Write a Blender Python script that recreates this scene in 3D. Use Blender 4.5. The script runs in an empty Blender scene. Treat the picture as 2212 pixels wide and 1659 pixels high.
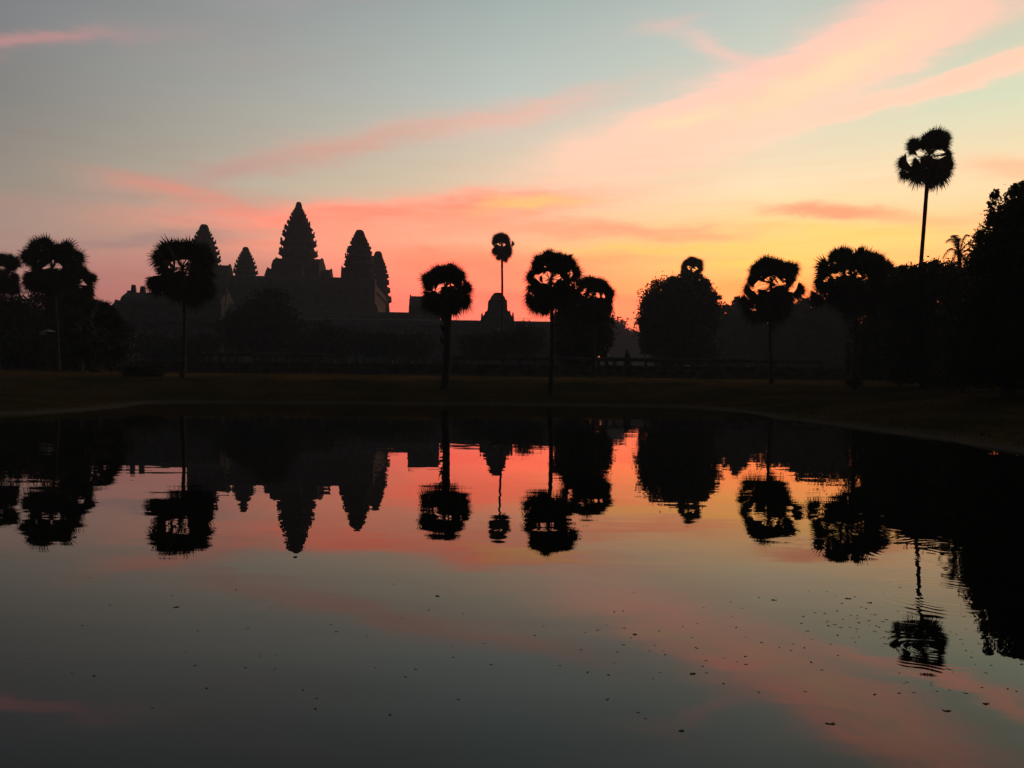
import bpy, math, random
import numpy as np
from mathutils import Vector, Matrix

# ------------------------------------------------------------------ camera
SC = bpy.context.scene
COL = SC.collection
PW, PH, F = 2212.0, 1659.0, 1703.0          # photograph measured at 2212 x 1659
CAM_H = 1.6
PITCH = math.radians(0.43)                  # looking slightly down
ROLL = 0.0104
cam_d = bpy.data.cameras.new('camera')
cam = bpy.data.objects.new('camera', cam_d); COL.objects.link(cam)
CAM_ROT = (Matrix.Rotation(math.pi/2 - PITCH, 3, 'X') @ Matrix.Rotation(ROLL, 3, 'Z'))
cam.location = (0, 0, CAM_H)
cam.rotation_euler = CAM_ROT.to_euler()
cam_d.sensor_width = 36.0
cam_d.lens = F / PW * 36.0
cam_d.clip_start = 0.05
cam_d.clip_end = 5000.0
SC.camera = cam

def ray(px, py):
    return (CAM_ROT @ Vector((px - PW/2, -(py - PH/2), -F))).normalized()
def at(px, py, d):
    r = ray(px, py); k = d / r.y
    return Vector((r.x*k, d, CAM_H + r.z*k))
def on_water(px, py, z=0.0):
    r = ray(px, py); k = (z - CAM_H) / r.z
    return Vector((r.x*k, r.y*k, z))
def skyuv(px, py):
    r = ray(px, py)
    return math.atan2(r.x, r.y)*F, math.asin(r.z)*F

# ------------------------------------------------------------------ world: dawn sky
def lin(c):
    c = c/255.0
    return c/12.92 if c <= 0.04045 else ((c + 0.055)/1.055)**2.4
def L3(rgb, hdr=1.0):
    return (lin(rgb[0])*hdr, lin(rgb[1]), lin(rgb[2]))

HAZE_SIGMA = 0.0011
HAZE_TOP, HAZE_FAR = 72.0, 560.0
SC.view_settings.view_transform = 'Standard'
SC.view_settings.look = 'None'
SC.view_settings.gamma = 1.0
SC.view_settings.exposure = 0.0
world = bpy.data.worlds.new('World'); SC.world = world
world.use_nodes = True
WT = world.node_tree; WT.nodes.clear()
def wn(kind, **kw):
    n = WT.nodes.new(kind)
    for k, v in kw.items(): setattr(n, k, v)
    return n
def wl(a, b): WT.links.new(a, b)
def wmath(op, a, b=None, c=None, clamp=False):
    n = wn('ShaderNodeMath', operation=op, use_clamp=clamp)
    for i, v in enumerate((a, b, c)):
        if v is None: continue
        if isinstance(v, (int, float)): n.inputs[i].default_value = v
        else: wl(v, n.inputs[i])
    return n.outputs[0]
def wmap(v, a, b, smooth=True):
    n = wn('ShaderNodeMapRange', interpolation_type='SMOOTHSTEP' if smooth else 'LINEAR')
    wl(v, n.inputs[0]); n.inputs[1].default_value = a; n.inputs[2].default_value = b
    return n.outputs[0]
def wmix(fac, a, b):
    n = wn('ShaderNodeMix', data_type='RGBA')
    if isinstance(fac, (int, float)): n.inputs[0].default_value = fac
    else: wl(fac, n.inputs[0])
    for i, v in ((6, a), (7, b)):
        if isinstance(v, tuple): n.inputs[i].default_value = (*v, 1)
        else: wl(v, n.inputs[i])
    return n.outputs[2]

tc = wn('ShaderNodeTexCoord')
sep = wn('ShaderNodeSeparateXYZ'); wl(tc.outputs['Generated'], sep.inputs[0])
AZ = wmath('MULTIPLY', wmath('ARCTAN2', sep.outputs[0], sep.outputs[1]), F)
EL = wmath('MULTIPLY', wmath('ARCSINE', sep.outputs[2]), F)

# clear sky: colour by height for five compass directions, blended between them
ROWS = (0, 200, 400, 530, 620, 700, 790)
COLS = (0, 550, 1100, 1650, 2212)
GRID = {
 0:    [(126,128,131), (132,131,127), (150,140,128), (168,136,124), (170,120,113), (170,115,112), (155,105,105)],
 550:  [(146,150,150), (165,165,158), (188,176,156), (205,152,132), (206,122,110), (204,114,104), (175,108,98)],
 1100: [(164,177,173), (190,198,190), (222,203,172), (246,182,138), (252,150,112), (235,130,105), (190,118,102)],
 1650: [(190,198,190), (212,215,195), (243,226,184), (255,217,122), (255,197,100), (251,158,96), (205,120,98)],
 2212: [(205,203,182), (218,224,192), (248,222,172), (255,205,125), (255,182,95), (250,150,85), (205,120,85)],
}
HDR = [1.0, 1.0, 1.15, 1.5, 2.1, 2.1, 1.7]
def haze_gain(el):
    p = min(HAZE_FAR/max(math.cos(el), .1), (HAZE_TOP - CAM_H)/max(math.sin(el), 1e-3))
    return math.exp(HAZE_SIGMA*p)
ELMAX = 1300.0
elf = wmath('DIVIDE', EL, ELMAX, clamp=True)
ramps = []
for cx in COLS:
    r = wn('ShaderNodeValToRGB'); wl(elf, r.inputs[0])
    stops = []
    for y, c, h in zip(ROWS, GRID[cx], HDR):
        u, v = skyuv(cx, y)
        red = 1.0 + (h - 1.0)*min(1, max(0, (c[0] - 210)/40))
        stops.append((v/ELMAX, L3(c, red)))
    top = stops[0][1]
    stops.append((0.85, tuple(t*.22 for t in top)))
    stops.append((1.0, tuple(t*.10 for t in top)))
    stops.sort()
    el_ = r.color_ramp.elements
    while len(el_) < len(stops): el_.new(0.5)
    for e, (p, c) in zip(el_, stops):
        e.position = max(p, 0.0)
    for e, (p, c) in zip(el_, stops):
        e.color = (*c, 1)
    ramps.append(r.outputs[0])
base = ramps[0]
for i in range(1, 5):
    a, b = skyuv(COLS[i-1], 800)[0], skyuv(COLS[i], 800)[0]
    base = wmix(wmap(AZ, a, b, smooth=False), base, ramps[i])

# wind-drawn clouds: soft stretched patches whose edges are frayed by noise
comb = wn('ShaderNodeCombineXYZ'); wl(AZ, comb.inputs[0]); wl(EL, comb.inputs[1])
def wnoise(scale, detail, rough=.55, rot=0.0):
    m = wn('ShaderNodeMapping'); wl(comb.outputs[0], m.inputs[0])
    m.inputs['Scale'].default_value = scale; m.inputs['Rotation'].default_value = (0, 0, rot)
    n = wn('ShaderNodeTexNoise', noise_dimensions='3D'); wl(m.outputs[0], n.inputs['Vector'])
    n.inputs['Scale'].default_value = 1.0; n.inputs['Detail'].default_value = detail
    n.inputs['Roughness'].default_value = rough
    return n
nz = wnoise((.0045, .014, 1), 7, .60, math.radians(-12))
vm = wn('ShaderNodeVectorMath', operation='MULTIPLY_ADD'); wl(nz.outputs['Color'], vm.inputs[0])
vm.inputs[1].default_value = (190, 74, 0); vm.inputs[2].default_value = (-95, -37, 0)
wp = wn('ShaderNodeVectorMath', operation='ADD'); wl(comb.outputs[0], wp.inputs[0]); wl(vm.outputs[0], wp.inputs[1])
WARP = wp.outputs[0]
streak = wnoise((.0040, .024, 1), 6, .62, math.radians(-14))
fine = wnoise((.011, .085, 1), 6, .65, math.radians(-17))
STREAK = wmath('MULTIPLY_ADD', wmap(streak.outputs['Fac'], .34, .62), .55, wmath('MULTIPLY', wmap(fine.outputs['Fac'], .34, .64), .45))

def patch(a, b, w, p=1.0):
    """mask of one soft cloud lying between sky points a and b (photo pixels) and w thick"""
    (u0, v0), (u1, v1) = skyuv(*a), skyuv(*b)
    cu, cv = (u0 + u1)/2, (v0 + v1)/2
    ln = math.hypot(u1-u0, v1-v0); c, s = (u1-u0)/ln, (v1-v0)/ln
    la = ln*.60; lb = w
    d = wn('ShaderNodeVectorMath', operation='SUBTRACT'); wl(WARP, d.inputs[0]); d.inputs[1].default_value = (cu, cv, 0)
    da = wn('ShaderNodeVectorMath', operation='DOT_PRODUCT'); wl(d.outputs[0], da.inputs[0]); da.inputs[1].default_value = (c/la, s/la, 0)
    db = wn('ShaderNodeVectorMath', operation='DOT_PRODUCT'); wl(d.outputs[0], db.inputs[0]); db.inputs[1].default_value = (-s/lb, c/lb, 0)
    q = wmath('MULTIPLY_ADD', da.outputs['Value'], da.outputs['Value'], wmath('MULTIPLY', db.outputs['Value'], db.outputs['Value']))
    if p != 1.0: q = wmath('POWER', q, p)
    return wmath('EXPONENT', wmath('MULTIPLY', q, -1.0))

CLOUDS = [  # (end, end, thickness, strength, colour, red boost, sharpness, streaked)
 ((1330,330), (2190,-50), 66, .95, (255,207,180), 1.7, 1.7, .60),
 ((1180,350), (1640,262), 55, .55, (255,214,182), 1.25, 1.0, .0),
 ((1640,240), (1960,80), 30, .75, (255,228,178), 1.2, 1.0, .2),
 ((1420,268), (1560,238), 16, .7, (255,226,178), 1.1, 1.0, .0),
 ((1760,262), (2330,92), 16, .92, (255,208,178), 1.6, 1.2, .50),
 ((1480,80), (1680,150), 16, .60, (252,200,185), 1.1, 1.0, .3),
 ((1390,62), (1500,42), 11, .45, (240,190,178), 1.0, 1.0, .3),
 ((880,285), (1330,200), 30, .72, (236,186,166), 1.1, 1.1, .6),
 ((470,372), (960,272), 24, .76, (218,162,146), 1.0, 1.2, .5),
 ((270,405), (640,345), 22, .50, (186,148,138), 1.0, 1.2, .2),
 ((280,400), (620,458), 22, .74, (232,138,118), 1.0, 1.3, .45),
 ((480,468), (1230,428), 26, .92, (252,144,116), 1.4, 1.3, .55),
 ((560,520), (1080,470), 34, .60, (252,152,116), 1.4, 1.2, .5),
 ((1050,448), (1240,430), 9, .75, (255,205,120), 1.2, 1.0, .0),
 ((160,520), (450,512), 15, .75, (160,130,125), 1.0, 1.3, .1),
 ((-160,96), (210,86), 13, .75, (200,142,140), 1.0, 1.2, .2),
 ((150,82), (520,70), 20, .30, (166,148,146), 1.0, 1.0, .2),
 ((-60,440), (110,445), 18, .35, (182,136,122), 1.0, 1.0, .3),
 ((1000,478), (1640,500), 17, .75, (244,160,120), 1.35, 1.4, .4),
 ((1250,540), (1640,528), 14, .70, (255,208,105), 1.5, 1.1, .3),
 ((1690,452), (1920,462), 17, .85, (236,154,116), 1.2, 1.5, .1),
 ((1900,470), (2120,480), 16, .5, (250,176,120), 1.2, 1.2, .2),
 ((2080,362), (2330,372), 20, .65, (245,186,140), 1.1, 1.2, .2),
 ((1500,575), (1760,560), 13, .70, (255,212,98), 1.5, 1.0, .2),
 ((1680,498), (2020,508), 16, .70, (255,218,110), 1.3, 1.1, .2),
 ((820,560), (1180,575), 26, .75, (253,134,100), 1.8, 1.3, .3),
 ((850,650), (1150,640), 18, .55, (246,120,98), 1.8, 1.2, .3),
 ((1100,560), (1420,560), 18, .5, (252,160,100), 1.8, 1.2, .5),
 ((1300,640), (1520,660), 16, .5, (246,130,95), 1.9, 1.2, .4),
 ((1560,625), (1800,640), 18, .6, (252,156,90), 1.9, 1.1, .3),
 ((80,570), (420,560), 26, .50, (196,130,122), 1.0, 1.2, .4),
 ((480,-10), (820,-5), 18, .30, (172,158,158), 1.0, 1.0, .2),
 ((380,135), (720,125), 14, .3, (172,156,152), 1.0, 1.0, .4),
]
sky = base
for a, b, w, s, c, h, p, k in CLOUDS:
    m = patch(a, b, w, p)
    f = wmath('MULTIPLY', m, s)
    if k > 0:
        f = wmath('MULTIPLY', f, wmath('MULTIPLY_ADD', STREAK, k, 1.0 - k))
    sky = wmix(f, sky, L3(c, h))
# fine cirrus texture over everything low
cir = wnoise((.0035, .045, 1), 6, .6, math.radians(-3))
low = wmath('MULTIPLY', wmap(EL, 620, 300), wmap(cir.outputs['Fac'], .45, .72))
mulc = wn('ShaderNodeMix', data_type='RGBA', blend_type='MULTIPLY'); wl(wmath('MULTIPLY', low, .55), mulc.inputs[0])
wl(sky, mulc.inputs[6]); mulc.inputs[7].default_value = (.98, .87, .85, 1)
sky = mulc.outputs[2]
# low sky seen through the ground mist: the part the mist takes away is given back
gr = wn('ShaderNodeValToRGB'); wl(wmath('DIVIDE', EL, 800.0, clamp=True), gr.inputs[0])
gs = [0, .1, .16, .22, .3, .4, .55, .75, 1.0]
ge = gr.color_ramp.elements
while len(ge) < len(gs): ge.new(.5)
for e, p in zip(ge, gs): e.position = p
for e, p in zip(ge, gs):
    g = haze_gain(max(p*800/F, .002))/2.0
    e.color = (g, g, g, 1)
gm = wn('ShaderNodeVectorMath', operation='MULTIPLY'); wl(sky, gm.inputs[0]); wl(gr.outputs[0], gm.inputs[1])
gm2 = wn('ShaderNodeVectorMath', operation='SCALE'); wl(gm.outputs[0], gm2.inputs[0]); gm2.inputs['Scale'].default_value = 2.0
# the western half, behind the viewer, is still night blue (physical sky with the sun at the horizon)
nish = wn('ShaderNodeTexSky', sky_type='NISHITA')
nish.sun_disc = False; nish.sun_elevation = math.radians(0.2); nish.sun_rotation = math.radians(22)
nish.air_density = 1.0; nish.dust_density = 2.0
ns = wn('ShaderNodeVectorMath', operation='SCALE'); wl(nish.outputs[0], ns.inputs[0]); ns.inputs['Scale'].default_value = 0.045
west = wmap(wmath('ABSOLUTE', AZ), math.radians(42)*F, math.radians(100)*F)
bg = wn('ShaderNodeBackground'); bg.inputs[1].default_value = 1.0
wl(wmix(west, gm2.outputs[0], ns.outputs[0]), bg.inputs[0])
wo = wn('ShaderNodeOutputWorld'); wl(bg.outputs[0], wo.inputs[0])
SC.cycles.volume_bounces = 1
SC.cycles.max_bounces = 6
SC.cycles.diffuse_bounces = 2
SC.cycles.use_denoising = True

# ------------------------------------------------------------------ materials
def new_mat(name):
    m = bpy.data.materials.new(name); m.use_nodes = True
    return m, m.node_tree, m.node_tree.nodes['Principled BSDF']
def mottled(name, c0, c1, scale=3.0, rough=.9, detail=5, bump=0.0, spec=.25):
    m, t, b = new_mat(name)
    g = t.nodes.new('ShaderNodeNewGeometry')
    n = t.nodes.new('ShaderNodeTexNoise'); n.inputs['Scale'].default_value = scale; n.inputs['Detail'].default_value = detail
    t.links.new(g.outputs['Position'], n.inputs['Vector'])
    r = t.nodes.new('ShaderNodeValToRGB'); t.links.new(n.outputs['Fac'], r.inputs[0])
    r.color_ramp.elements[0].position = .3; r.color_ramp.elements[0].color = (*c0, 1)
    r.color_ramp.elements[1].position = .7; r.color_ramp.elements[1].color = (*c1, 1)
    t.links.new(r.outputs[0], b.inputs['Base Color'])
    b.inputs['Roughness'].default_value = rough; b.inputs['Specular IOR Level'].default_value = spec
    if bump:
        bu = t.nodes.new('ShaderNodeBump'); bu.inputs['Strength'].default_value = .6; bu.inputs['Distance'].default_value = bump
        t.links.new(n.outputs['Fac'], bu.inputs['Height']); t.links.new(bu.outputs[0], b.inputs['Normal'])
    return m
M_STONE = mottled('weathered_sandstone', (.075,.072,.067), (.16,.152,.14), .6, .95, 8, .15)
M_ROOF = mottled('dark_stone_roof', (.07,.068,.066), (.15,.142,.13), .8, .95, 8, .1)
M_LATER = mottled('blackened_laterite', (.09,.075,.06), (.20,.17,.14), 1.2, .95, 8, .05)
M_PALM = mottled('palm_leaf', (.035,.05,.025), (.075,.095,.045), 2.0, .6, 3)
M_DEAD = mottled('dry_palm_leaf', (.07,.055,.035), (.12,.095,.06), 3.0, .8, 3)
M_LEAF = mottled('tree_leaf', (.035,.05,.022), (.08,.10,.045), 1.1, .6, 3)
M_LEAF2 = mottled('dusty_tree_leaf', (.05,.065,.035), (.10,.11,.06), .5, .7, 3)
M_BARK = mottled('bark', (.05,.04,.03), (.13,.11,.085), 6.0, .95, 6, .02)
M_BLADE = mottled('grass_blade', (.04,.042,.02), (.10,.08,.042), .5, 1.0, 4, spec=0.0)
M_FLOAT = mottled('sodden_leaf', (.03,.028,.02), (.07,.06,.04), 9.0, .7, 3)
M_TARP = mottled('pale_tarpaulin', (.30,.31,.33), (.42,.42,.43), 2.0, .7, 3)
M_PALE = mottled('pale_stone', (.5,.48,.44), (.68,.66,.6), 4.0, .9, 4)

# ground: grass on the banks, bare pale mud along the waterline
M_GROUND, gt, gb = new_mat('grass_and_mud')
gg = gt.nodes.new('ShaderNodeNewGeometry')
n1 = gt.nodes.new('ShaderNodeTexNoise'); n1.inputs['Scale'].default_value = .22; n1.inputs['Detail'].default_value = 7; n1.inputs['Roughness'].default_value = .65
n2 = gt.nodes.new('ShaderNodeTexNoise'); n2.inputs['Scale'].default_value = 3.5; n2.inputs['Detail'].default_value = 6
for n in (n1, n2): gt.links.new(gg.outputs['Position'], n.inputs['Vector'])
rg = gt.nodes.new('ShaderNodeValToRGB'); gt.links.new(n1.outputs['Fac'], rg.inputs[0])
rg.color_ramp.elements[0].position = .35; rg.color_ramp.elements[0].color = (.055,.058,.026,1)
rg.color_ramp.elements[1].position = .66; rg.color_ramp.elements[1].color = (.125,.085,.045,1)
mx = gt.nodes.new('ShaderNodeMix'); mx.data_type = 'RGBA'; mx.blend_type = 'MULTIPLY'; mx.inputs[0].default_value = .6
gt.links.new(rg.outputs[0], mx.inputs[6]); gt.links.new(n2.outputs['Color'], mx.inputs[7])
GROUND_BASE = mx
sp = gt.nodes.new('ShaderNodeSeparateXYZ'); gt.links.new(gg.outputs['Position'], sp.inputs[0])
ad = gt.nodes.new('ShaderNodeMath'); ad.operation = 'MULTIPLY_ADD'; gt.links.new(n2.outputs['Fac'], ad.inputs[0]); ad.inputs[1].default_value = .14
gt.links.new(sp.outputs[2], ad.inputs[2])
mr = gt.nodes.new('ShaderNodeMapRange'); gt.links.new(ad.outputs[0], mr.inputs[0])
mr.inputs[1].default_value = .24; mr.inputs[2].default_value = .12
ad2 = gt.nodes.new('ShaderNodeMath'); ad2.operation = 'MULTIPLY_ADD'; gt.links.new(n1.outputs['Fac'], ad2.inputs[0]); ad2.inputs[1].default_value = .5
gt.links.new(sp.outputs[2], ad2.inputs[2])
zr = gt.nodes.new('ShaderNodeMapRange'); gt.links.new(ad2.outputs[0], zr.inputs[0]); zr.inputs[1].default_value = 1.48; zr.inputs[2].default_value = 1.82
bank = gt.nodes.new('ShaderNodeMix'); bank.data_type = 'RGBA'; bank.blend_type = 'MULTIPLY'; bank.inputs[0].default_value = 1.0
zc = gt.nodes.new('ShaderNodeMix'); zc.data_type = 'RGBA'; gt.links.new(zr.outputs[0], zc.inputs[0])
zc.inputs[6].default_value = (1.15,1.08,.92,1); zc.inputs[7].default_value = (2.6,2.1,1.75,1)   # grass tint by height: darker low on the slope, dry grass on top
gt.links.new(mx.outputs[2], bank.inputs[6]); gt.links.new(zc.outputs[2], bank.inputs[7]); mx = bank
mud = gt.nodes.new('ShaderNodeMix'); mud.data_type = 'RGBA'; gt.links.new(mr.outputs[0], mud.inputs[0])
gt.links.new(mx.outputs[2], mud.inputs[6]); mud.inputs[7].default_value = (.12,.105,.082,1)
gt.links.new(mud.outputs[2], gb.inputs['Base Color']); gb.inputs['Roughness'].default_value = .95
gb.inputs['Specular IOR Level'].default_value = 0.0
bu = gt.nodes.new('ShaderNodeBump'); bu.inputs['Strength'].default_value = .8; bu.inputs['Distance'].default_value = .06
gt.links.new(n2.outputs['Fac'], bu.inputs['Height']); gt.links.new(bu.outputs[0], gb.inputs['Normal'])

# water: murky body under a clear reflecting surface with faint ripples and a few ring waves
M_WATER, wt, wb = new_mat('pond_water')
wb.inputs['Base Color'].default_value = (.003,.0045,.0038,1)
wb.inputs['Roughness'].default_value = 0.0
wb.inputs['IOR'].default_value = 1.29
wg = wt.nodes.new('ShaderNodeNewGeometry')
def tn(kind, **kw):
    n = wt.nodes.new(kind)
    for k, v in kw.items(): setattr(n, k, v)
    return n
def tvec(op, a, b=None, c=None):
    n = tn('ShaderNodeVectorMath', operation=op)
    for i, v in enumerate((a, b, c)):
        if v is None: continue
        if isinstance(v, tuple): n.inputs[i].default_value = v
        else: wt.links.new(v, n.inputs[i])
    return n
def tmath(op, a, b=None, c=None):
    n = tn('ShaderNodeMath', operation=op)
    for i, v in enumerate((a, b, c)):
        if v is None: continue
        if isinstance(v, (int, float)): n.inputs[i].default_value = v
        else: wt.links.new(v, n.inputs[i])
    return n.outputs[0]
total = None
for sc_, amp in ((.8, .0024), (2.6, .0062), (7.0, .0046)):
    mp = tn('ShaderNodeMapping'); wt.links.new(wg.outputs['Position'], mp.inputs[0])
    mp.inputs['Scale'].default_value = (.28, 1.25, 1.0); mp.inputs['Rotation'].default_value = (0, 0, .12*sc_)
    n = tn('ShaderNodeTexNoise'); n.inputs['Scale'].default_value = sc_; n.inputs['Detail'].default_value = 1.5
    wt.links.new(mp.outputs[0], n.inputs['Vector'])
    s = tvec('SUBTRACT', n.outputs['Color'], (.5, .5, .5))
    k = tvec('MULTIPLY', s.outputs[0], (amp*2, amp*2, 0))
    total = k.outputs[0] if total is None else tvec('ADD', total, k.outputs[0]).outputs[0]
RINGS = [((1935, 1128), .60, .34, .16, .018), ((2040, 1185), .42, .40, .10, .014), ((2030, 1290), .40, .30, .08, .012), ((1790, 1150), .30, .36, .09, .008), ((2000, 1400), .22, .30, .06, .006)]
for (cx, cy), r0, band, wavelength, amp in RINGS:
    c = on_water(cx, cy)
    dv = tvec('SUBTRACT', wg.outputs['Position'], (c.x, c.y, 0.0))
    ln = tvec('LENGTH', dv.outputs[0]).outputs['Value']
    nd = tvec('NORMALIZE', dv.outputs[0])
    e = tmath('DIVIDE', tmath('SUBTRACT', ln, r0), band)
    env = tmath('EXPONENT', tmath('MULTIPLY', tmath('MULTIPLY', e, e), -1.0))
    nz_ = tn('ShaderNodeTexNoise'); nz_.inputs['Scale'].default_value = 2.2; nz_.inputs['Detail'].default_value = 2
    wt.links.new(wg.outputs['Position'], nz_.inputs['Vector'])
    jit = tmath('MULTIPLY_ADD', nz_.outputs['Fac'], .30, ln)
    mr_ = tn('ShaderNodeMapRange'); wt.links.new(nz_.outputs['Fac'], mr_.inputs[0]); mr_.inputs[1].default_value = .42; mr_.inputs[2].default_value = .60
    wv = tmath('MULTIPLY', tmath('SINE', tmath('MULTIPLY', jit, 2*math.pi/wavelength)), tmath('MULTIPLY', tmath('MULTIPLY', env, amp), mr_.outputs[0]))
    sca = tn('ShaderNodeVectorMath', operation='SCALE'); wt.links.new(nd.outputs[0], sca.inputs[0]); wt.links.new(wv, sca.inputs['Scale'])
    total = tvec('ADD', total, sca.outputs[0]).outputs[0]
nrm = tvec('NORMALIZE', tvec('ADD', total, (0.0, 0.0, 1.0)).outputs[0])
wt.links.new(nrm.outputs[0], wb.inputs['Normal'])

# ------------------------------------------------------------------ helpers
def link_mesh(name, verts, faces, mat, parent=None, loc=(0,0,0), smooth=False):
    me = bpy.data.meshes.new(name)
    o3 = np.array(loc, dtype=float)
    V = np.asarray(verts, dtype=float).reshape(-1, 3) - o3
    me.from_pydata(V.tolist(), [], faces if isinstance(faces, list) else faces.tolist())
    me.materials.append(mat)
    if smooth: me.polygons.foreach_set('use_smooth', [True]*len(me.polygons))
    me.update()
    o = bpy.data.objects.new(name, me); COL.objects.link(o)
    if parent is not None: o.parent = parent
    else: o.location = loc
    return o
def tag(o, label=None, cat=None, group=None, kind=None):
    if label: o['label'] = label
    if cat: o['category'] = cat
    if group: o['group'] = group
    if kind: o['kind'] = kind
    return o
def thing(name, loc, label, cat, group=None):
    o = bpy.data.objects.new(name, None); COL.objects.link(o)
    o.location = loc; o.empty_display_size = .5
    return tag(o, label, cat, group)
def copy_tree(o, parent=None):
    c = o.copy(); COL.objects.link(c)
    if parent is not None: c.parent = parent
    for ch in [x for x in COL.objects if x.parent == o]: copy_tree(ch, c)
    return c

class MB:
    def __init__(s): s.v = []; s.f = []
    def add(s, verts, faces):
        n = len(s.v); s.v += [tuple(p) for p in verts]; s.f += [tuple(i + n for i in f) for f in faces]
    def box(s, x0, x1, y0, y1, z0, z1, tx=0, ty=0):
        v = [(x0,y0,z0),(x1,y0,z0),(x1,y1,z0),(x0,y1,z0),(x0+tx,y0+ty,z1),(x1-tx,y0+ty,z1),(x1-tx,y1-ty,z1),(x0+tx,y1-ty,z1)]
        s.add(v, [(0,3,2,1),(4,5,6,7),(0,1,5,4),(1,2,6,5),(2,3,7,6),(3,0,4,7)])
    def tube(s, pts, rads, n=8):
        pts = [Vector(p) for p in pts]; base = len(s.v)
        for i, p in enumerate(pts):
            d = (pts[min(i+1, len(pts)-1)] - pts[max(i-1, 0)]).normalized()
            a = d.orthogonal().normalized() if abs(d.z) < .9 else Vector((1,0,0)).cross(d).normalized()
            b = d.cross(a)
            for k in range(n):
                t = 2*math.pi*k/n
                s.v.append(tuple(p + (a*math.cos(t) + b*math.sin(t))*rads[i]))
        for i in range(len(pts)-1):
            for k in range(n):
                s.f.append((base+i*n+k, base+i*n+(k+1)%n, base+(i+1)*n+(k+1)%n, base+(i+1)*n+k))
        s.f.append(tuple(base+k for k in range(n))[::-1])
        s.f.append(tuple(base+(len(pts)-1)*n+k for k in range(n)))
    def rings(s, rings):
        n = len(rings[0]); base = len(s.v)
        for r in rings: s.v += [tuple(p) for p in r]
        for i in range(len(rings)-1):
            for k in range(n):
                s.f.append((base+i*n+k, base+i*n+(k+1)%n, base+(i+1)*n+(k+1)%n, base+(i+1)*n+k))
        s.f.append(tuple(base+k for k in range(n))[::-1])
        s.f.append(tuple(base+(len(rings)-1)*n+k for k in range(n)))
    def extrude(s, prof, a, b, axis='x'):
        """profile of (across, z) swept from a to b along x or y"""
        n = len(prof)
        mk = (lambda t, q: (t, q[0], q[1])) if axis == 'x' else (lambda t, q: (q[0], t, q[1]))
        v = [mk(a, q) for q in prof] + [mk(b, q) for q in prof]
        f = [(i, (i+1) % n, n+(i+1) % n, n+i) for i in range(n)]
        f += [tuple(range(n))[::-1], tuple(range(n, 2*n))]
        s.add(v, f)
    def moved(s, rot, off):
        c, sn = math.cos(rot), math.sin(rot)
        s.v = [(x*c - y*sn + off[0], x*sn + y*c + off[1], z + off[2]) for x, y, z in s.v]
        return s
    def build(s, name, mat, parent=None, loc=(0,0,0), smooth=False):
        return link_mesh(name, s.v, s.f, mat, parent, loc, smooth)

# ------------------------------------------------------------------ terrain and pond
SHORE_PX = [(0,29.6),(110,32),(222,36),(300,42),(347,45.5),(480,46),(620,46),(760,46),(900,46.6),(1040,47),(1185,47.2),(1330,47.3),(1465,46.6),(1530,44),(1589,40.5),(1664,34.5),(1760,30),(1850,26.8),(1930,24.4),(2058,21.2),(2212,17.4)]
SHORE = [((px-1106)/F*d, d) for px, d in SHORE_PX]
SHORE += [(12.6,14.5),(13.2,10),(12.0,5.5),(8.0,2.4),(3,1.6),(-4,1.5),(-11,2.2),(-17,6),(-21.5,12),(-23.5,19),(-22.5,25)]
def smooth_closed(pts, it=2):
    for _ in range(it):
        out = []
        for i in range(len(pts)):
            a, b = pts[i], pts[(i+1) % len(pts)]
            out += [(a[0]*.75+b[0]*.25, a[1]*.75+b[1]*.25), (a[0]*.25+b[0]*.75, a[1]*.25+b[1]*.75)]
        pts = out
    return pts
SH = np.array(smooth_closed(SHORE))
def sdist(X, Y):
    """signed distance to the shoreline, positive on land"""
    X = np.asarray(X, float); Y = np.asarray(Y, float)
    best = np.full(X.shape, 1e9); inside = np.zeros(X.shape, bool)
    for i in range(len(SH)):
        ax, ay = SH[i]; bx, by = SH[(i+1) % len(SH)]
        dx, dy = bx-ax, by-ay; l2 = dx*dx+dy*dy
        t = np.clip(((X-ax)*dx + (Y-ay)*dy)/l2, 0, 1)
        best = np.minimum(best, (X-ax-t*dx)**2 + (Y-ay-t*dy)**2)
        if ay != by:
            cond = ((ay > Y) != (by > Y)) & (X < (bx-ax)*(Y-ay)/(by-ay) + ax)
            inside ^= cond
    d = np.sqrt(best)
    return np.where(inside, -d, d)
def ground_z(X, Y):
    X = np.asarray(X, float); Y = np.asarray(Y, float)
    s = sdist(X, Y)
    s = s + .25*np.sin(X*.9+1.3*np.sin(Y*.7)) * np.exp(-np.abs(s)/4) + .12*np.sin(X*2.7+Y*1.9)*np.exp(-np.abs(s)/3)
    g = np.clip((X-6)/20, 0, 1); g = g*g*(3-2*g)*np.clip((Y-34)/14, 0, 1)
    se = np.where(s > 0, s*(1-.5*g), s)
    z = np.interp(se, [-8,-2,-.4,0,.35,1.2,3,5.5,8.5,12,16,22,40], [-1.2,-.6,-.15,-.01,.10,.17,.36,.62,.95,1.38,1.68,1.78,1.80])
    near = np.clip((3.0 - Y)/3.0, 0, 1)
    z = np.where((s > 0) & (Y < 3), np.minimum(z, .25), z)
    z += np.where(s > 1, .035*np.sin(X*.35+Y*.2)*np.cos(Y*.41-X*.13) + .02*np.sin(X*1.1)*np.sin(Y*.8+X*.3), 0)
    return z
def gz(x, y): return float(ground_z(np.array([x]), np.array([y]))[0])
xs = np.concatenate([-np.geomspace(1500, 46, 22), np.arange(-45, 45.01, .55), np.geomspace(46, 1500, 22)])
ys = np.concatenate([[-400, -150, -60, -25, -12], np.arange(-8, 80.01, .5), np.geomspace(81, 2500, 40)])
GX, GY = np.meshgrid(xs, ys)
GZ = ground_z(GX, GY)
nx, ny = len(xs), len(ys)
idx = np.arange(nx*ny).reshape(ny, nx)
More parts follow.
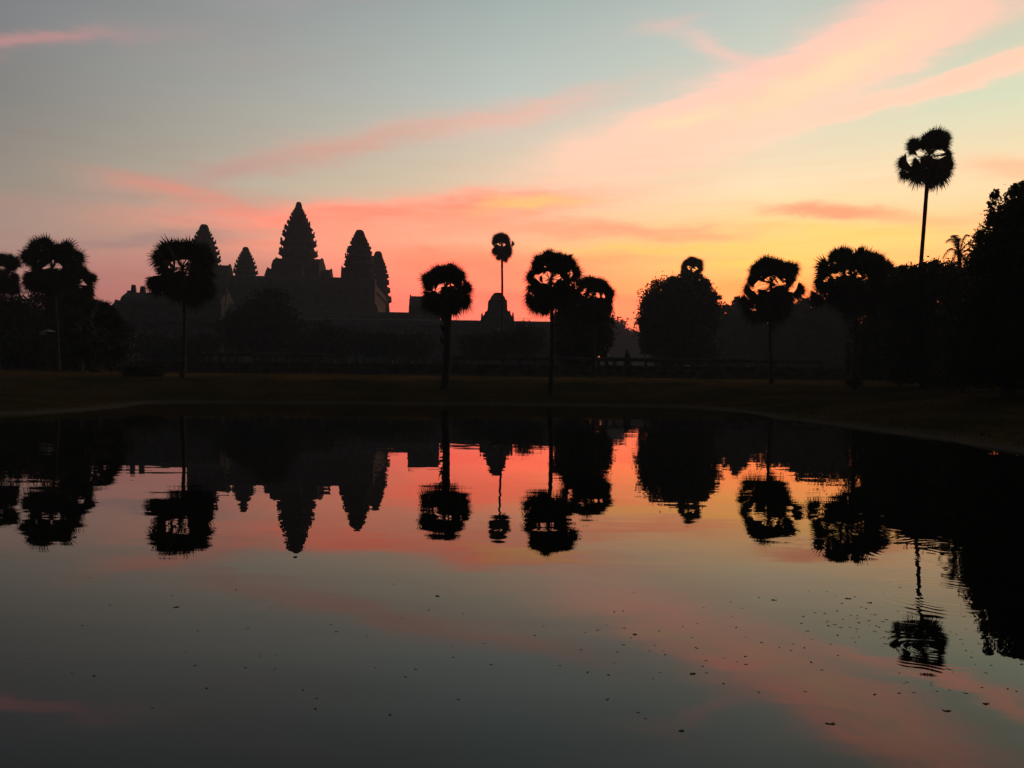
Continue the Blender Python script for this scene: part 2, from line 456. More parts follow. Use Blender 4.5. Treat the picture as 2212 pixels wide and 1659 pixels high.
faces = np.stack([idx[:-1,:-1], idx[:-1,1:], idx[1:,1:], idx[1:,:-1]], -1).reshape(-1, 4)
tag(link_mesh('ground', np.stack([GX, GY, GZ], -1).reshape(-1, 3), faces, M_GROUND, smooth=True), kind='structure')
wv = [(x, y, 0.0) for x, y in SH]
cx, cy = SH.mean(0)
wv = [(cx + (x-cx)*1.06, cy + (y-cy)*1.04, 0.0) for x, y in SH]
tag(link_mesh('pond_water', wv, [tuple(range(len(wv)))], M_WATER), kind='structure')

# short rough grass on the banks
rng = np.random.default_rng(5)
def grass(n=90000):
    X = rng.uniform(-42, 46, n); Y = rng.uniform(18, 86, n)
    s = sdist(X, Y); keep = (s > .5)
    X, Y = X[keep], Y[keep]; Z = ground_z(X, Y); m = len(X)
    h = rng.uniform(.03, .085, m)*(1 + .3*(rng.random(m) < .04)); w = rng.uniform(.01, .03, m)
    a = rng.uniform(0, math.pi, m); lx, ly = rng.normal(0, .03, m), rng.normal(0, .03, m)
    V = np.empty((m, 3, 3))
    V[:,0] = np.stack([X-w*np.cos(a), Y-w*np.sin(a), Z-.02], -1)
    V[:,1] = np.stack([X+w*np.cos(a), Y+w*np.sin(a), Z-.02], -1)
    V[:,2] = np.stack([X+lx, Y+ly, Z+h], -1)
    return V.reshape(-1, 3), np.arange(m*3).reshape(-1, 3)
gv, gf = grass()
tag(link_mesh('grass', gv, gf, M_BLADE), 'short dry grass covering the banks of the pond', 'grass', kind='stuff')

# ------------------------------------------------------------------ sugar palms
def fan(mb, hub, out, R, rnd, spread=150, segs=24, droop=.12, cup=.2, face=None):
    """one costapalmate leaf: pleated disc split into pointed tips"""
    out = Vector(out).normalized()
    up = Vector((rnd.uniform(-.5,.5), rnd.uniform(-.5,.5), 1)).normalized()
    side = out.cross(up)
    if side.length < .15: side = out.cross(Vector((math.cos(rnd.random()*6.3), math.sin(rnd.random()*6.3), 0)))
    side.normalize(); nr = side.cross(out).normalized()
    tw = rnd.uniform(-1.45, 1.45)
    side, nr = side*math.cos(tw) + nr*math.sin(tw), nr*math.cos(tw) - side*math.sin(tw)
    if face is not None:
        side = Vector(face).cross(out).normalized(); nr = side.cross(out).normalized()
    hub = Vector(hub); b = len(mb.v); mb.v.append(tuple(hub))
    n = segs; da = math.radians(2*spread)/n
    def pt(t, r, lift=0):
        p = hub + (out*math.cos(t) + side*math.sin(t))*r + nr*(cup*r*(1-math.cos(t))*.5 + lift)
        p.z -= droop*r*r/R
        return tuple(p)
    for i in range(n+1):
        t = -math.radians(spread) + da*i
        mb.v.append(pt(t, R*rnd.uniform(.48,.60), R*.03*(1 if i % 2 else -1)))
    for i in range(n):
        t = -math.radians(spread) + da*(i+.5) + rnd.uniform(-.03,.03)
        mb.v.append(pt(t, R*rnd.uniform(.86,1.10)*(1-.10*abs(t)/1.6)))
    for i in range(n):
        mb.f.append((b, b+1+i, b+n+2+i, b+2+i))

def palm(heart, d, base, R, up, wide, down, label, n=(16, 9, 22), avoid=(), extra=(), seed=1, trunk=(.15,.24),
         boots=0.0, group='sugar palms silhouetted around the pond', base_z=None, grow=1.13):
    """heart/base in photo pixels, leaf and crown sizes in photo pixels at distance d"""
    rnd = random.Random(seed); k = d/F
    gr = grow                                        # leaf tips droop inside the measured outline: grow the crown to meet it
    up, wide, down, R = up*gr, wide*gr, down*1.06, R*1.07
    extra = [(a*gr, b*(gr if b < 0 else 1.04), c*1.08, e) for a, b, c, e in extra]
    avoid = [(a, b, c*q, e*q) for a, b, c, e in avoid for q in [rnd.uniform(.52, .80)]]
    H = at(heart[0], heart[1], d)
    bx = at(base[0], base[1], d).x
    B = Vector((bx, d, gz(bx, d) - .08 if base_z is None else base_z))
    root = thing('sugar_palm', B, label, 'palm tree', group)
    crown, skirt = MB(), MB()
    def frond(mb, dirv, hubscale, r, dead=False, start=0.0):
        h = Vector((dirv.x*hubscale[0], dirv.y*hubscale[0], dirv.z*hubscale[1]))*k
        hub = H + h; s = H + Vector((0, 0, start*k))
        mid = (s + hub)/2 + Vector((0, 0, (.10 if not dead else .16)*h.length))
        o = (hub - mid).normalized()
        if dead: o = (o + Vector((0,0,-1.1))).normalized()
        c = h + o*(r*k*.5)
        for q in (h, c, h + o*(r*k*.85)):
            for (ax, az_, arx, arz) in avoid:
                if ((q.x/k-ax)/(arx+2))**2 + ((q.z/k+az_)/(arz+2))**2 < 1: return False
        mb.tube([s, mid, hub], [.0010*R*k+.012, .012*R*k+.008, .010*R*k+.006], 4)
        fan(mb, hub, o, r*k, rnd, spread=(rnd.uniform(60,85) if dead else rnd.uniform(78,100)),
            segs=18 if dead else 24, droop=.35 if dead else rnd.uniform(.05,.2), cup=.5 if dead else rnd.uniform(.1,.35), face=None if rnd.random() < .6 else (rnd.uniform(-.8,.8), 1, rnd.uniform(-.8,.8)))
        return True
    def sph(lo, hi):
        t = math.asin(rnd.uniform(math.sin(math.radians(lo)), math.sin(math.radians(hi)))); a = rnd.uniform(0, 2*math.pi)
        return Vector((math.cos(t)*math.cos(a), math.cos(t)*math.sin(a), math.sin(t)))
    for count, lo, hi, dead, vs in ((int(n[0]*.7), 24, 88, 0, up), (int(n[1]*.5), -12, 22, 0, (up+down)/2), (int(n[2]*.9), -80, -10, 1, down)):
        done = tries = 0
        while done < count and tries < 400:
            tries += 1
            v = sph(lo, hi); rr = R*rnd.uniform(.95, 1.2)
            q = rnd.uniform(.55, .98)
            if frond(skirt if dead else crown, v, ((wide-R*.9)*q, (vs-R*.95)*q), rr*(.92 if dead else 1), bool(dead), -down*.12 if dead else 0): done += 1
    # leaves turned to and from the pond fill the middle of the crown
    for lo, hi, cnt, dead in ((-.80, -.26, 17, False), (.05, .62, 18, True)):
        done = tries = 0
        while done < cnt and tries < 400:
            tries += 1
            zz = rnd.uniform(lo, hi)*(up if lo < 0 else down)
            xx = rnd.uniform(-.66, .66)*wide*(1 if lo < 0 else 1.1)
            yy = rnd.choice((-1, 1))*rnd.uniform(.15, .6)*wide
            hl = rnd.uniform(.45, .7)
            o = Vector((xx, .25*yy, -zz - (.5*R if dead else -.2*R))).normalized(); r = R*rnd.uniform(.85, 1.05)
            h = Vector((xx*hl, yy*.8, -zz*hl)); c = h + o*r*.55
            if any(((c.x-ax)/(arx+.12*R))**2 + ((c.z+az_)/(arz+.12*R))**2 < 1 for ax, az_, arx, arz in avoid): continue
            mb = skirt if dead else crown; hub = H + h*k
            mb.tube([H, H + h*k*.55 + Vector((0,0,.08*h.length*k)), hub], [.012*R*k+.012, .012*R*k+.008, .010*R*k+.006], 4)
            fan(mb, hub, o, r*k, rnd, spread=rnd.uniform(70, 95), segs=22, droop=.12, cup=.2, face=(rnd.uniform(-.5,.5), 1, rnd.uniform(-.5,.5)))
            done += 1
    for ex, ez, er, dead in extra:
        dep = rnd.choice((-1,1))*rnd.uniform(.1,.55)*math.hypot(ex, ez)
        w_ = rnd.uniform(.86, 1.04); h = Vector((ex*w_, dep, -ez*w_))*k; hub = H + h
        mid = H + h*.55 + Vector((0,0,.10*h.length))
        mb = skirt if dead else crown
        mb.tube([H, mid, hub], [.012*R*k+.012, .012*R*k+.008, .010*R*k+.006], 4)
        o = (hub-mid).normalized() + Vector((rnd.uniform(-.25,.25), 0, rnd.uniform(-.35,.15)))
        if dead: o = (o + Vector((0,0,-.8))).normalized()
        fan(mb, hub, o, er*rnd.uniform(.92,1.12)*k, rnd, spread=rnd.uniform(88,116), segs=26, droop=.06 if ez < 0 else .3, cup=.15, face=(rnd.uniform(-.45,.45), 1, rnd.uniform(-.4,.4)))
    # ringed trunk with a swollen foot and old leaf bases under the crown
    tr = MB(); pts, rad = [], []
    N = 22; bend = Vector((rnd.uniform(-.02,.02), rnd.uniform(-.02,.02), 0))*(H-B).length
    for i in range(N+1):
        t = i/N
        p = B.lerp(H, t) + bend*math.sin(math.pi*t)
        r = trunk[0]*(1.0 - .12*t) + (trunk[1]-trunk[0])*math.exp(-t*9) + boots*max(0, (t-.55))*.9
        pts.append(p); rad.append(r*(1 + .05*(i % 2) + rnd.uniform(-.03,.03)))
    tr.tube(pts, rad, 12)
    if boots:
        for i in range(70):
            t = rnd.uniform(.45, .96); a = rnd.uniform(0, 6.28)
            p = B.lerp(H, t); rr = trunk[0]*.9 + boots*max(0, (t-.55))*.9
            o = Vector((math.cos(a), math.sin(a), 0))
            q = p + o*rr*.8
            tr.tube([q, q + o*.12 + Vector((0,0,.16)), q + o*.2 + Vector((0,0,.34))], [.07,.05,.02], 5)
    tr.build('trunk', M_BARK, root, B)
    crown.build('crown', M_PALM, root, B)
    if skirt.f: skirt.build('dead_frond_skirt', M_DEAD, root, B)
    return root

palm((-2,590), 74, (-4,800), 24, 54, 50, 58, 'sugar palm cut off by the left edge of the picture', grow=0.98, seed=3, n=(14,8,20), avoid=((0,-24,6,5),(22,-6,6,7),(3,12,8,8)), extra=((2,-32,24,0),(18,-28,24,0),(30,-14,26,0),(-18,-28,26,0),(26,8,22,0),(20,28,24,0),(-6,36,26,0),(-26,10,28,0)))
palm((113,580), 66, (127,802), 28, 60, 58, 66, 'broad crowned sugar palm near the left edge, its thin trunk leaning', seed=14, n=(18,8,24), avoid=((-15,-24,11,11),(-21,-4,5,5)), trunk=(.11,.17), extra=((-22,-36,32,0),(0,-42,30,0),(20,-36,34,0),(38,-26,28,0),(-36,-22,28,0),(-34,8,26,0),(-30,26,30,0),(24,10,30,0),(10,36,30,0),(-12,40,30,0)))
palm((167,616), 70, (176,802), 25, 50, 44, 56, 'lower sugar palm tucked behind the broad crowned palm at left', seed=15, n=(14,9,22), avoid=((-4,8,3,3),(27,2,5,5)), extra=((-10,-26,26,0),(12,-24,26,0),(26,-10,24,0),(28,8,20,0),(24,28,22,0),(-16,6,28,0),(6,34,26,0)))
palm((394,578), 57, (394,823), 32, 64, 76, 88, 'ragged sugar palm in front of the left temple tower', seed=21, n=(17,8,26),
     avoid=((-15,-26,7,8),(-12,5,8,6),(10,-3,5,11),(-33,9,5,7),(-17,38,4,6),(-40,-10,9,6),(-54,22,10,6)), trunk=(.13,.25), extra=((-10,-30,40,0),(-27,-24,33,0),(-38,5,25,0),(20,-34,36,0),(38,-14,34,0),(44,16,32,0),(-40,30,30,0),(-20,50,34,0),(16,54,34,0),(40,44,30,0)))
palm((964,620), 54, (961,834), 27, 52, 58, 62, 'stocky sugar palm with a thick shaggy trunk, right of the temple towers', seed=33, n=(15,7,20),
     avoid=((-19,-4,9,8),(15,4,10,6),(-17,19,8,5),(34,37,4,3),(38,-15,9,5),(-46,6,8,5)), trunk=(.26,.37), boots=.35, extra=((-15,-25,29,0),(0,-34,27,0),(17,-28,29,0),(-31,-13,24,0),(33,0,27,0),(-35,30,28,0),(36,28,30,0),(-14,38,24,0),(14,38,24,0)))
palm((1084,529), 132, (1085,800), 15, 30, 27, 40, 'slender tall sugar palm rising over the domed pavilion', grow=1.06, seed=41, n=(12,4,16),
     avoid=((-9,-2,3,5),(9,-5,6,3),(19,-14,5,4),(-25,1,5,3)), trunk=(.20,.28), extra=((-10,-9,12,0),(-2,-15,14,0),(7,-12,12,0),(20,-4,8,0),(-15,-3,9,0),(-14,12,13,0),(14,12,13,0),(0,18,14,0),(-7,27,10,0),(7,27,10,0)))
palm((1189,606), 51.5, (1188,851), 29, 72, 68, 80, 'tallest sugar palm standing on the far waterline at centre', seed=52, n=(18,6,22),
     avoid=((-22,-10,14,10),(22,-16,12,6),(-34,27,5,5),(-44,-25,8,5),(-46,9,10,6),(-14,74,4,8)), trunk=(.14,.27), extra=((-4,-38,30,0),(-22,-33,27,0),(18,-37,30,0),(36,-30,27,0),(46,-13,26,0),(-36,-8,27,0),(-16,-5,12,0),(-34,34,28,0),(-26,50,26,0),(-10,56,22,0),(30,24,32,0),(44,34,30,0),(20,48,28,0)))
palm((1281,640), 68, (1283,806), 24, 50, 50, 56, 'sugar palm behind and right of the central waterline palm', seed=63, n=(16,9,22),
     avoid=((13,-8,5,5),(18,10,7,7)), extra=((-14,-20,26,0),(4,-24,25,0),(22,-18,24,0),(31,-6,22,0),(33,8,22,0),(30,26,22,0),(-34,-8,26,0),(-42,10,28,0),(-40,32,26,0),(-24,30,28,0),(0,34,28,0),(16,38,22,0)))
palm((1493,582), 136, (1493,800), 14, 30, 26, 34, 'small sugar palm head poking above the big round tree', seed=71, n=(11,6,12), avoid=((-14,-7,4,3),(-14,2,5,4),(9,-1,4,5)), trunk=(.2,.3), extra=((-6,-12,15,0),(4,-15,15,0),(12,-10,14,0),(-14,-6,11,0),(-16,8,13,0),(15,-2,12,0),(14,12,14,0),(-4,14,14,0),(6,16,13,0)))
palm((1666,614), 64, (1667,806), 26, 64, 60, 104, 'arching sugar palm with open gaps under its cap, right of the round tree', seed=84, n=(20,6,30),
     avoid=((-14,-13,11,10),(18,-16,9,8),(35,-12,5,5),(42,4,5,4),(-52,-6,8,7)), trunk=(.13,.2), extra=((-32,-26,26,0),(-18,-38,25,0),(0,-40,24,0),(18,-39,25,0),(35,-28,26,0),(43,-8,23,0),(46,10,24,0),(-38,-6,22,0),(-46,14,27,0),(-44,36,29,0),(-30,54,29,0),(0,62,29,0),(22,52,29,0),(42,30,27,0)))
palm((1843,596), 57, (1844,833), 32, 58, 82, 82, 'wide flat topped sugar palm at right with a bushy foot', seed=95, n=(20,9,32),
     avoid=((-21,0,5,4),(0,10,8,5),(-48,-6,6,5)), trunk=(.17,.42), extra=((-60,-14,31,0),(-46,-32,27,0),(-33,-40,25,0),(-18,-42,25,0),(2,-44,25,0),(24,-38,27,0),(44,-27,31,0),(58,-14,27,0),(-68,20,28,0),(-56,8,24,0),(-60,40,30,0),(-36,62,32,0),(-8,70,32,0),(24,60,32,0),(48,34,32,0),(60,10,30,0)))
palm((2007,338), 61, (1966,826), 25, 60, 56, 72, 'tallest sugar palm of all, leaning bare trunk above the right trees', grow=1.04, seed=106, n=(15,3,18),
     avoid=((-12,-8,8,6),(18,-9,12,7),(-27,-24,6,8),(32,-24,8,7),(-31,34,6,8),(18,4,6,3)), trunk=(.15,.26), extra=((-22,-24,22,0),(-10,-34,25,0),(6,-37,26,0),(20,-26,23,0),(-36,-11,19,0),(40,-8,26,0),(42,12,26,0),(-40,6,26,0),(-38,28,22,0),(-16,28,34,0),(14,28,36,0),(30,24,26,0),(-24,46,18,0),(2,52,26,0),(14,46,24,0)))

# ------------------------------------------------------------------ broadleaf trees
def leaves(clumps, n, size, rs, flat=.55):
    """leaf-sized faces spread through ragged sub-clumps; clumps = (centre, radii)"""
    vol = np.array([r[0]*r[1]*r[2] for c, r in clumps])**.75; vol /= vol.sum()
    out = []
    for (c, r), w in zip(clumps, vol):
        m = max(40, int(n*w*1.5)); r = np.array(r); c = np.array(c)
        ns = max(14, int(m/42))
        D = rs.normal(size=(ns, 3)); D /= np.linalg.norm(D, axis=1)[:, None]
        rad = rs.uniform(.12, 1.0, ns)**.42*rs.uniform(.86, 1.08, ns)
        S = D*rad[:, None]
        w_ = np.clip(rs.normal(1, .35, ns), .35, 1.9)
        pick = rs.choice(ns, m, p=w_/w_.sum())
        P = S[pick] + rs.normal(size=(m, 3))*.125*(w_[pick][:, None]**.5)
        out.append(c + P*r)
    P = np.concatenate(out); m = len(P)
    A = rs.normal(size=(m, 3)); A /= np.linalg.norm(A, axis=1)[:, None]
    Bv = rs.normal(size=(m, 3)); Bv -= A*(A*Bv).sum(1)[:, None]; Bv /= np.linalg.norm(Bv, axis=1)[:, None]
    s = size*rs.uniform(.6, 1.35, m)[:, None]
    V = np.stack([P - A*s*.5, P + Bv*s*.5*flat + A*s*.08, P + A*s*.6, P - Bv*s*.5*flat + A*s*.02], 1)
    return V.reshape(-1, 3), np.arange(m*4).reshape(-1, 4)

def tree(label, d, clumps, base, n, size, seed, name='broadleaf_tree', group=None, mat=None, depth=.9, trunk_r=None, cat='tree'):
    """clumps in photo pixels at distance d: (px, py, rx, ry[, depth shift in m])"""
    rs = np.random.default_rng(seed); rnd = random.Random(seed); k = d/F
    bx = at(base[0], base[1], d).x
    B = Vector((bx, d, gz(bx, d) - .1))
    root = thing(name, B, label, cat, group)
    cl = []
    for q in clumps:
        c = at(q[0], q[1], d); c.y += q[4] if len(q) > 4 else rnd.uniform(-.35,.35)*q[2]*k
        cl.append((tuple(c), (q[2]*k, q[2]*k*depth, q[3]*k)))
    v, f = leaves(cl, n, size, rs)
    v[:, 2] = np.maximum(v[:, 2], B.z + .05)
    link_mesh('crown', v, f, mat or M_LEAF, root, B)
    tb = MB(); top = sum((Vector(c) for c, r in cl), Vector())/len(cl)
    r0 = trunk_r or max(.12, .028*(top.z - B.z)*2)
    fork = B.lerp(Vector((top.x*.35+B.x*.65, top.y, top.z)), .55)
    tb.tube([B, B.lerp(fork, .4) + Vector((rnd.uniform(-.1,.1)*r0*4, 0, 0)), fork], [r0*1.25, r0*.9, r0*.7], 10)
    for c, r in cl[:9]:
        c = Vector(c); m = fork.lerp(c, .5) + Vector((0, 0, .08*(c-fork).length))
        tb.tube([fork, m, c], [r0*.5, r0*.3, r0*.08], 6)
        for _ in range(2):
            e = c + Vector((rnd.uniform(-1,1)*r[0], rnd.uniform(-1,1)*r[1], rnd.uniform(-.3,1)*r[2]))*.75
            tb.tube([m, m.lerp(e, .6), e], [r0*.22, r0*.14, r0*.04], 5)
    tb.build('trunk', M_BARK, root, B)
    return root

BACK = 'dark broadleaf trees behind the pond'
tree('big round broadleaf tree with a palm head above it, right of the gap', 118,
     [(1460,680,76,76),(1432,640,42,36),(1500,640,46,42),(1410,690,34,50),(1465,690,62,60),(1520,680,42,46),(1450,730,56,40),(1400,655,20,18),(1536,650,20,20),(1470,612,34,18),(1385,700,14,14),(1515,612,22,14),(1490,745,50,34),(1400,735,22,30),(1450,770,50,26),(1510,765,44,26)],
     (1470,800), 60000, .36, 11, group=BACK)
tree('narrow bushy tree behind the palms, on the left rim of the gap', 92,
     [(1232,690,34,38),(1235,740,38,44),(1285,700,36,30),(1262,735,34,36),(1298,728,25,40),(1240,700,30,30),(1300,690,18,16),(1255,770,40,26)], (1316,800), 26000, .34, 12, group=BACK)
# far wood fading in the mist beyond the gap
FAR = 'misty far trees beyond the gap'
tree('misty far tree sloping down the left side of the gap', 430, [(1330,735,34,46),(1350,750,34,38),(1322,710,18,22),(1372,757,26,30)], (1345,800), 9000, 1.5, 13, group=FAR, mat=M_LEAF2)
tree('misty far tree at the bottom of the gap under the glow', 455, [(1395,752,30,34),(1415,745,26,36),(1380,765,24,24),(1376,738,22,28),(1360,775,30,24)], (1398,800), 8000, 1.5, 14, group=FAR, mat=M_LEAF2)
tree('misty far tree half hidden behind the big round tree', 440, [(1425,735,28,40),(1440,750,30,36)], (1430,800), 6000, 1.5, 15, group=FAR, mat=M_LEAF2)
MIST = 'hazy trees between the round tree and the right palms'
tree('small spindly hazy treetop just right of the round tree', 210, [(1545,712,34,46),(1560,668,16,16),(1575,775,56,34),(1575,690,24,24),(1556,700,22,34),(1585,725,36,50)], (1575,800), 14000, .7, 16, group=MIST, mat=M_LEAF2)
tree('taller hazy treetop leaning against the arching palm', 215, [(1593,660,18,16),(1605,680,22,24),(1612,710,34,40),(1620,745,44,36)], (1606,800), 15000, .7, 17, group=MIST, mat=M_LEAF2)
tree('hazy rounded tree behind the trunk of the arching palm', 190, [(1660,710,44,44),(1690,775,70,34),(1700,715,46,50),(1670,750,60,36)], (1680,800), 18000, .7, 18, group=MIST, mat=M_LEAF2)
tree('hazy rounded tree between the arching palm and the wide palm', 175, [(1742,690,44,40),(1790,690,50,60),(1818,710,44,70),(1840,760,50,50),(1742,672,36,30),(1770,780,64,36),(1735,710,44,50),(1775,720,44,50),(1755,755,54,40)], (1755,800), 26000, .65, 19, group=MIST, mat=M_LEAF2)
# far wood closing the horizon
def far_wood():
    rs = np.random.default_rng(99); cl = []
    for i in range(70):
        px = 1180 + i*16 + rs.uniform(-8, 8); d = rs.uniform(470, 530); k = d/F
        top = 765 + rs.uniform(-8, 10) - 30*math.exp(-((px-1640)/160)**2)
        bot = 834 + (px-1700)*.0104; c = at(px, (top + bot)/2, d); cl.append((tuple(c), (18*k, 16*k, (bot-top)/2*k)))
    v, f = leaves(cl, 60000, 2.1, rs)
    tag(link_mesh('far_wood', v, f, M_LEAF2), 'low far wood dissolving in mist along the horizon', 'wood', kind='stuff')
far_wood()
# the wood on the right
WOOD = 'dense trees of the right bank'
tree('low dense tree right of the wide palm with a flat leafy top', 74, [(1905,640,52,50),(1890,790,60,36),(1950,798,60,34),(1945,625,40,48),(1880,690,50,60),(1935,700,62,70),(1900,755,62,58),(1925,588,28,14)], (1915,815), 30000, .26, 20, group=WOOD)
tree('dense tree hiding the foot of the leaning tall palm', 56, [(1985,605,44,36),(1975,798,70,34),(2050,800,60,34),(2030,600,50,44),(1960,660,52,60),(2030,670,70,70),(1990,740,72,74),(2060,740,64,74),(1962,582,22,14),(2010,572,26,10)], (2000,822), 42000, .2, 21, group=WOOD)
tree('tall dark leafy tree filling the right edge of the picture', 33,
     [(2143,520,38,36),(2175,480,50,52),(2215,470,60,70),(2128,580,36,50),(2160,590,80,80),(2230,600,90,110),(2130,690,66,80),(2190,720,100,100),(2150,470,18,20),(2143,432,13,22),(2152,415,8,12),(2200,418,24,20),(2225,410,30,26),(2250,760,90,80),(2100,760,60,62),(2260,480,60,80),(2130,800,60,34),(2200,805,70,30),(2160,680,60,80),(2190,790,70,44),(2110,795,66,40),(2230,800,50,40)],
     (2175,826), 120000, .115, 22, group=WOOD, trunk_r=.28)
tree('medium dark tree filling in beneath the coconut palm', 44, [(2075,620,40,50),(2080,805,60,30),(2090,690,54,70),(2060,750,56,66),(2110,760,56,60)], (2080,824), 26000, .17, 23, group=WOOD)
# left wood and temple-side shrubs
LEFT = 'dark trees of the left bank'
tree('dark low tree filling the left edge under the palms', 82, [(-20,680,60,50),(30,690,50,56),(10,745,70,50),(60,750,50,46)], (15,800), 20000, .3, 24, group=LEFT)
tree('dark tree under the broad crowned palm at left', 86, [(95,680,46,44),(130,670,50,46),(170,690,44,40),(110,740,60,50),(160,745,56,50)], (140,800), 20000, .3, 25, group=LEFT)
tree('rounded dark tree behind the squat palm at left', 80, [(215,715,44,40),(255,735,40,44),(235,760,54,40)], (240,800), 12000, .28, 26, group=LEFT)
SHR = 'trees in front of the temple galleries'
tree('leafy tree before the temple between two pointed towers', 130, [(545,690,44,46),(590,670,44,48),(570,730,60,44),(510,720,40,44),(625,715,40,46)], (570,800), 15000, .45, 27, group=SHR)
tree('low leafy tree before the temple right of the central tower', 140, [(690,730,42,36),(735,742,44,32),(660,750,40,30)], (700,800), 10000, .45, 28, group=SHR)
tree('low spreading tree before the outer gallery at right of the towers', 135, [(800,742,44,28),(850,748,44,26),(900,745,40,30)], (850,800), 9000, .45, 29, group=SHR)
tree('low tree before the gallery under the domed pavilion', 128, [(1030,748,40,26),(1085,742,44,30),(1140,735,40,36)], (1085,800), 10000, .42, 30, group=SHR)
tree('low tree left of the ragged palm before the temple porch', 125, [(330,745,40,28),(370,755,40,24),(430,750,44,28)], (380,800), 9000, .42, 31, group=SHR)
# shrubs on the bank
tree('low round bush on the grass left of the ragged palm', 57, [(300,808,30,20),(330,812,24,18),(285,818,22,12),(318,800,24,14)], (310,826), 9000, .12, 32, name='round_bush', cat='bush', trunk_r=.05)
tree('low bush hugging the foot of the wide flat topped palm', 56.6, [(1838,826,12,7),(1852,828,12,6)], (1846,833), 1800, .10, 33, name='round_bush', cat='bush', trunk_r=.03)

# squat young palm at left
def squat_palm():
    d = 60; rnd = random.Random(9); k = d/F
    H = at(210, 730, d); bx = at(206, 818, d).x; B = Vector((bx, d, gz(bx, d)-.1))
    root = thing('squat_palm', B, 'squat young palm, leaves down to its stubby trunk, at left', 'palm tree')
    mb = MB()
    for i in range(64):
        t = math.radians(rnd.uniform(-50, 85)); a = rnd.uniform(0, 6.28)
        v = Vector((math.cos(t)*math.cos(a)*40, math.cos(t)*math.sin(a)*40, math.sin(t)*(64 if t > 0 else 42)))*k
        hub = H + v; mid = H + v*.5
        mb.tube([H, mid, hub], [.04,.03,.02], 4)
        o = v.normalized()
        if t < 0: o = (o + Vector((0,0,-.5))).normalized()
        fan(mb, hub, o, 30*k*rnd.uniform(.85,1.15), rnd, spread=rnd.uniform(80,120), segs=26, droop=.2)
    mb.build('crown', M_PALM, root, B)
    tr = MB(); tr.tube([B, B.lerp(H,.3), H], [.42,.46,.3], 12)
    for i in range(40):
        a = rnd.uniform(0,6.28); t = rnd.uniform(.05,.6); p = B.lerp(H,t); o = Vector((math.cos(a), math.sin(a), 0))
        tr.tube([p+o*.38, p+o*.5+Vector((0,0,.15)), p+o*.58+Vector((0,0,.34))], [.08,.06,.02], 5)
    tr.build('trunk', M_BARK, root, B)
squat_palm()

# coconut palm on the right
def coconut():
    d = 48; rnd = random.Random(4); k = d/F
    H = at(2072, 552, d); bx = at(2075, 826, d).x; B = Vector((bx, d, gz(bx, d)-.1))
    root = thing('coconut_palm', B, 'feathery coconut palm peeping out left of the tall right tree', 'palm tree')
    mb = MB()
    fr = [(-38,-30,44),(-12,-46,44),(12,-44,40),(-46,6,40),(30,-24,40),(40,4,40),(4,-40,40),(-24,10,36),(22,14,36),(-26,-40,40)]
    for dx, dz, ln in fr:
        dep = rnd.uniform(-.7,.7)*ln
        tipv = Vector((dx, dep, -dz))*k
        L = tipv.length; P = []
        for i in range(15):
            t = i/14
            P.append(H + tipv*t + Vector((0,0, .42*L*math.sin(math.pi*t*.85) - .30*L*t*t)))
        mb.tube(P, [.035*(1-.8*i/14)+.006 for i in range(15)], 5)
        for i in range(1, 15):
            for sgn in (-1, 1):
                for j in range(3):
                    q = P[i-1].lerp(P[i], (j+rnd.random())/3)
                    dirv = (P[i]-P[i-1]).normalized(); sd = dirv.cross(Vector((0,0,1)))
                    if sd.length < .1: sd = Vector((1,0,0))
                    sd.normalize()
                    ll = .42*math.sin(math.pi*(.12+.8*i/15))*rnd.uniform(.8,1.1)
                    e = q + (sd*sgn*.75 + dirv*.6)*ll + Vector((0,0,-.35*ll))
                    w = dirv*.02
                    mb.add([q-w, q+w, e], [(0,1,2)])
    mb.build('crown', M_PALM, root, B)
    tr = MB(); tr.tube([B, B.lerp(H,.5)+Vector((.15,0,0)), H], [.2,.13,.11], 10); tr.build('trunk', M_BARK, root, B)
coconut()

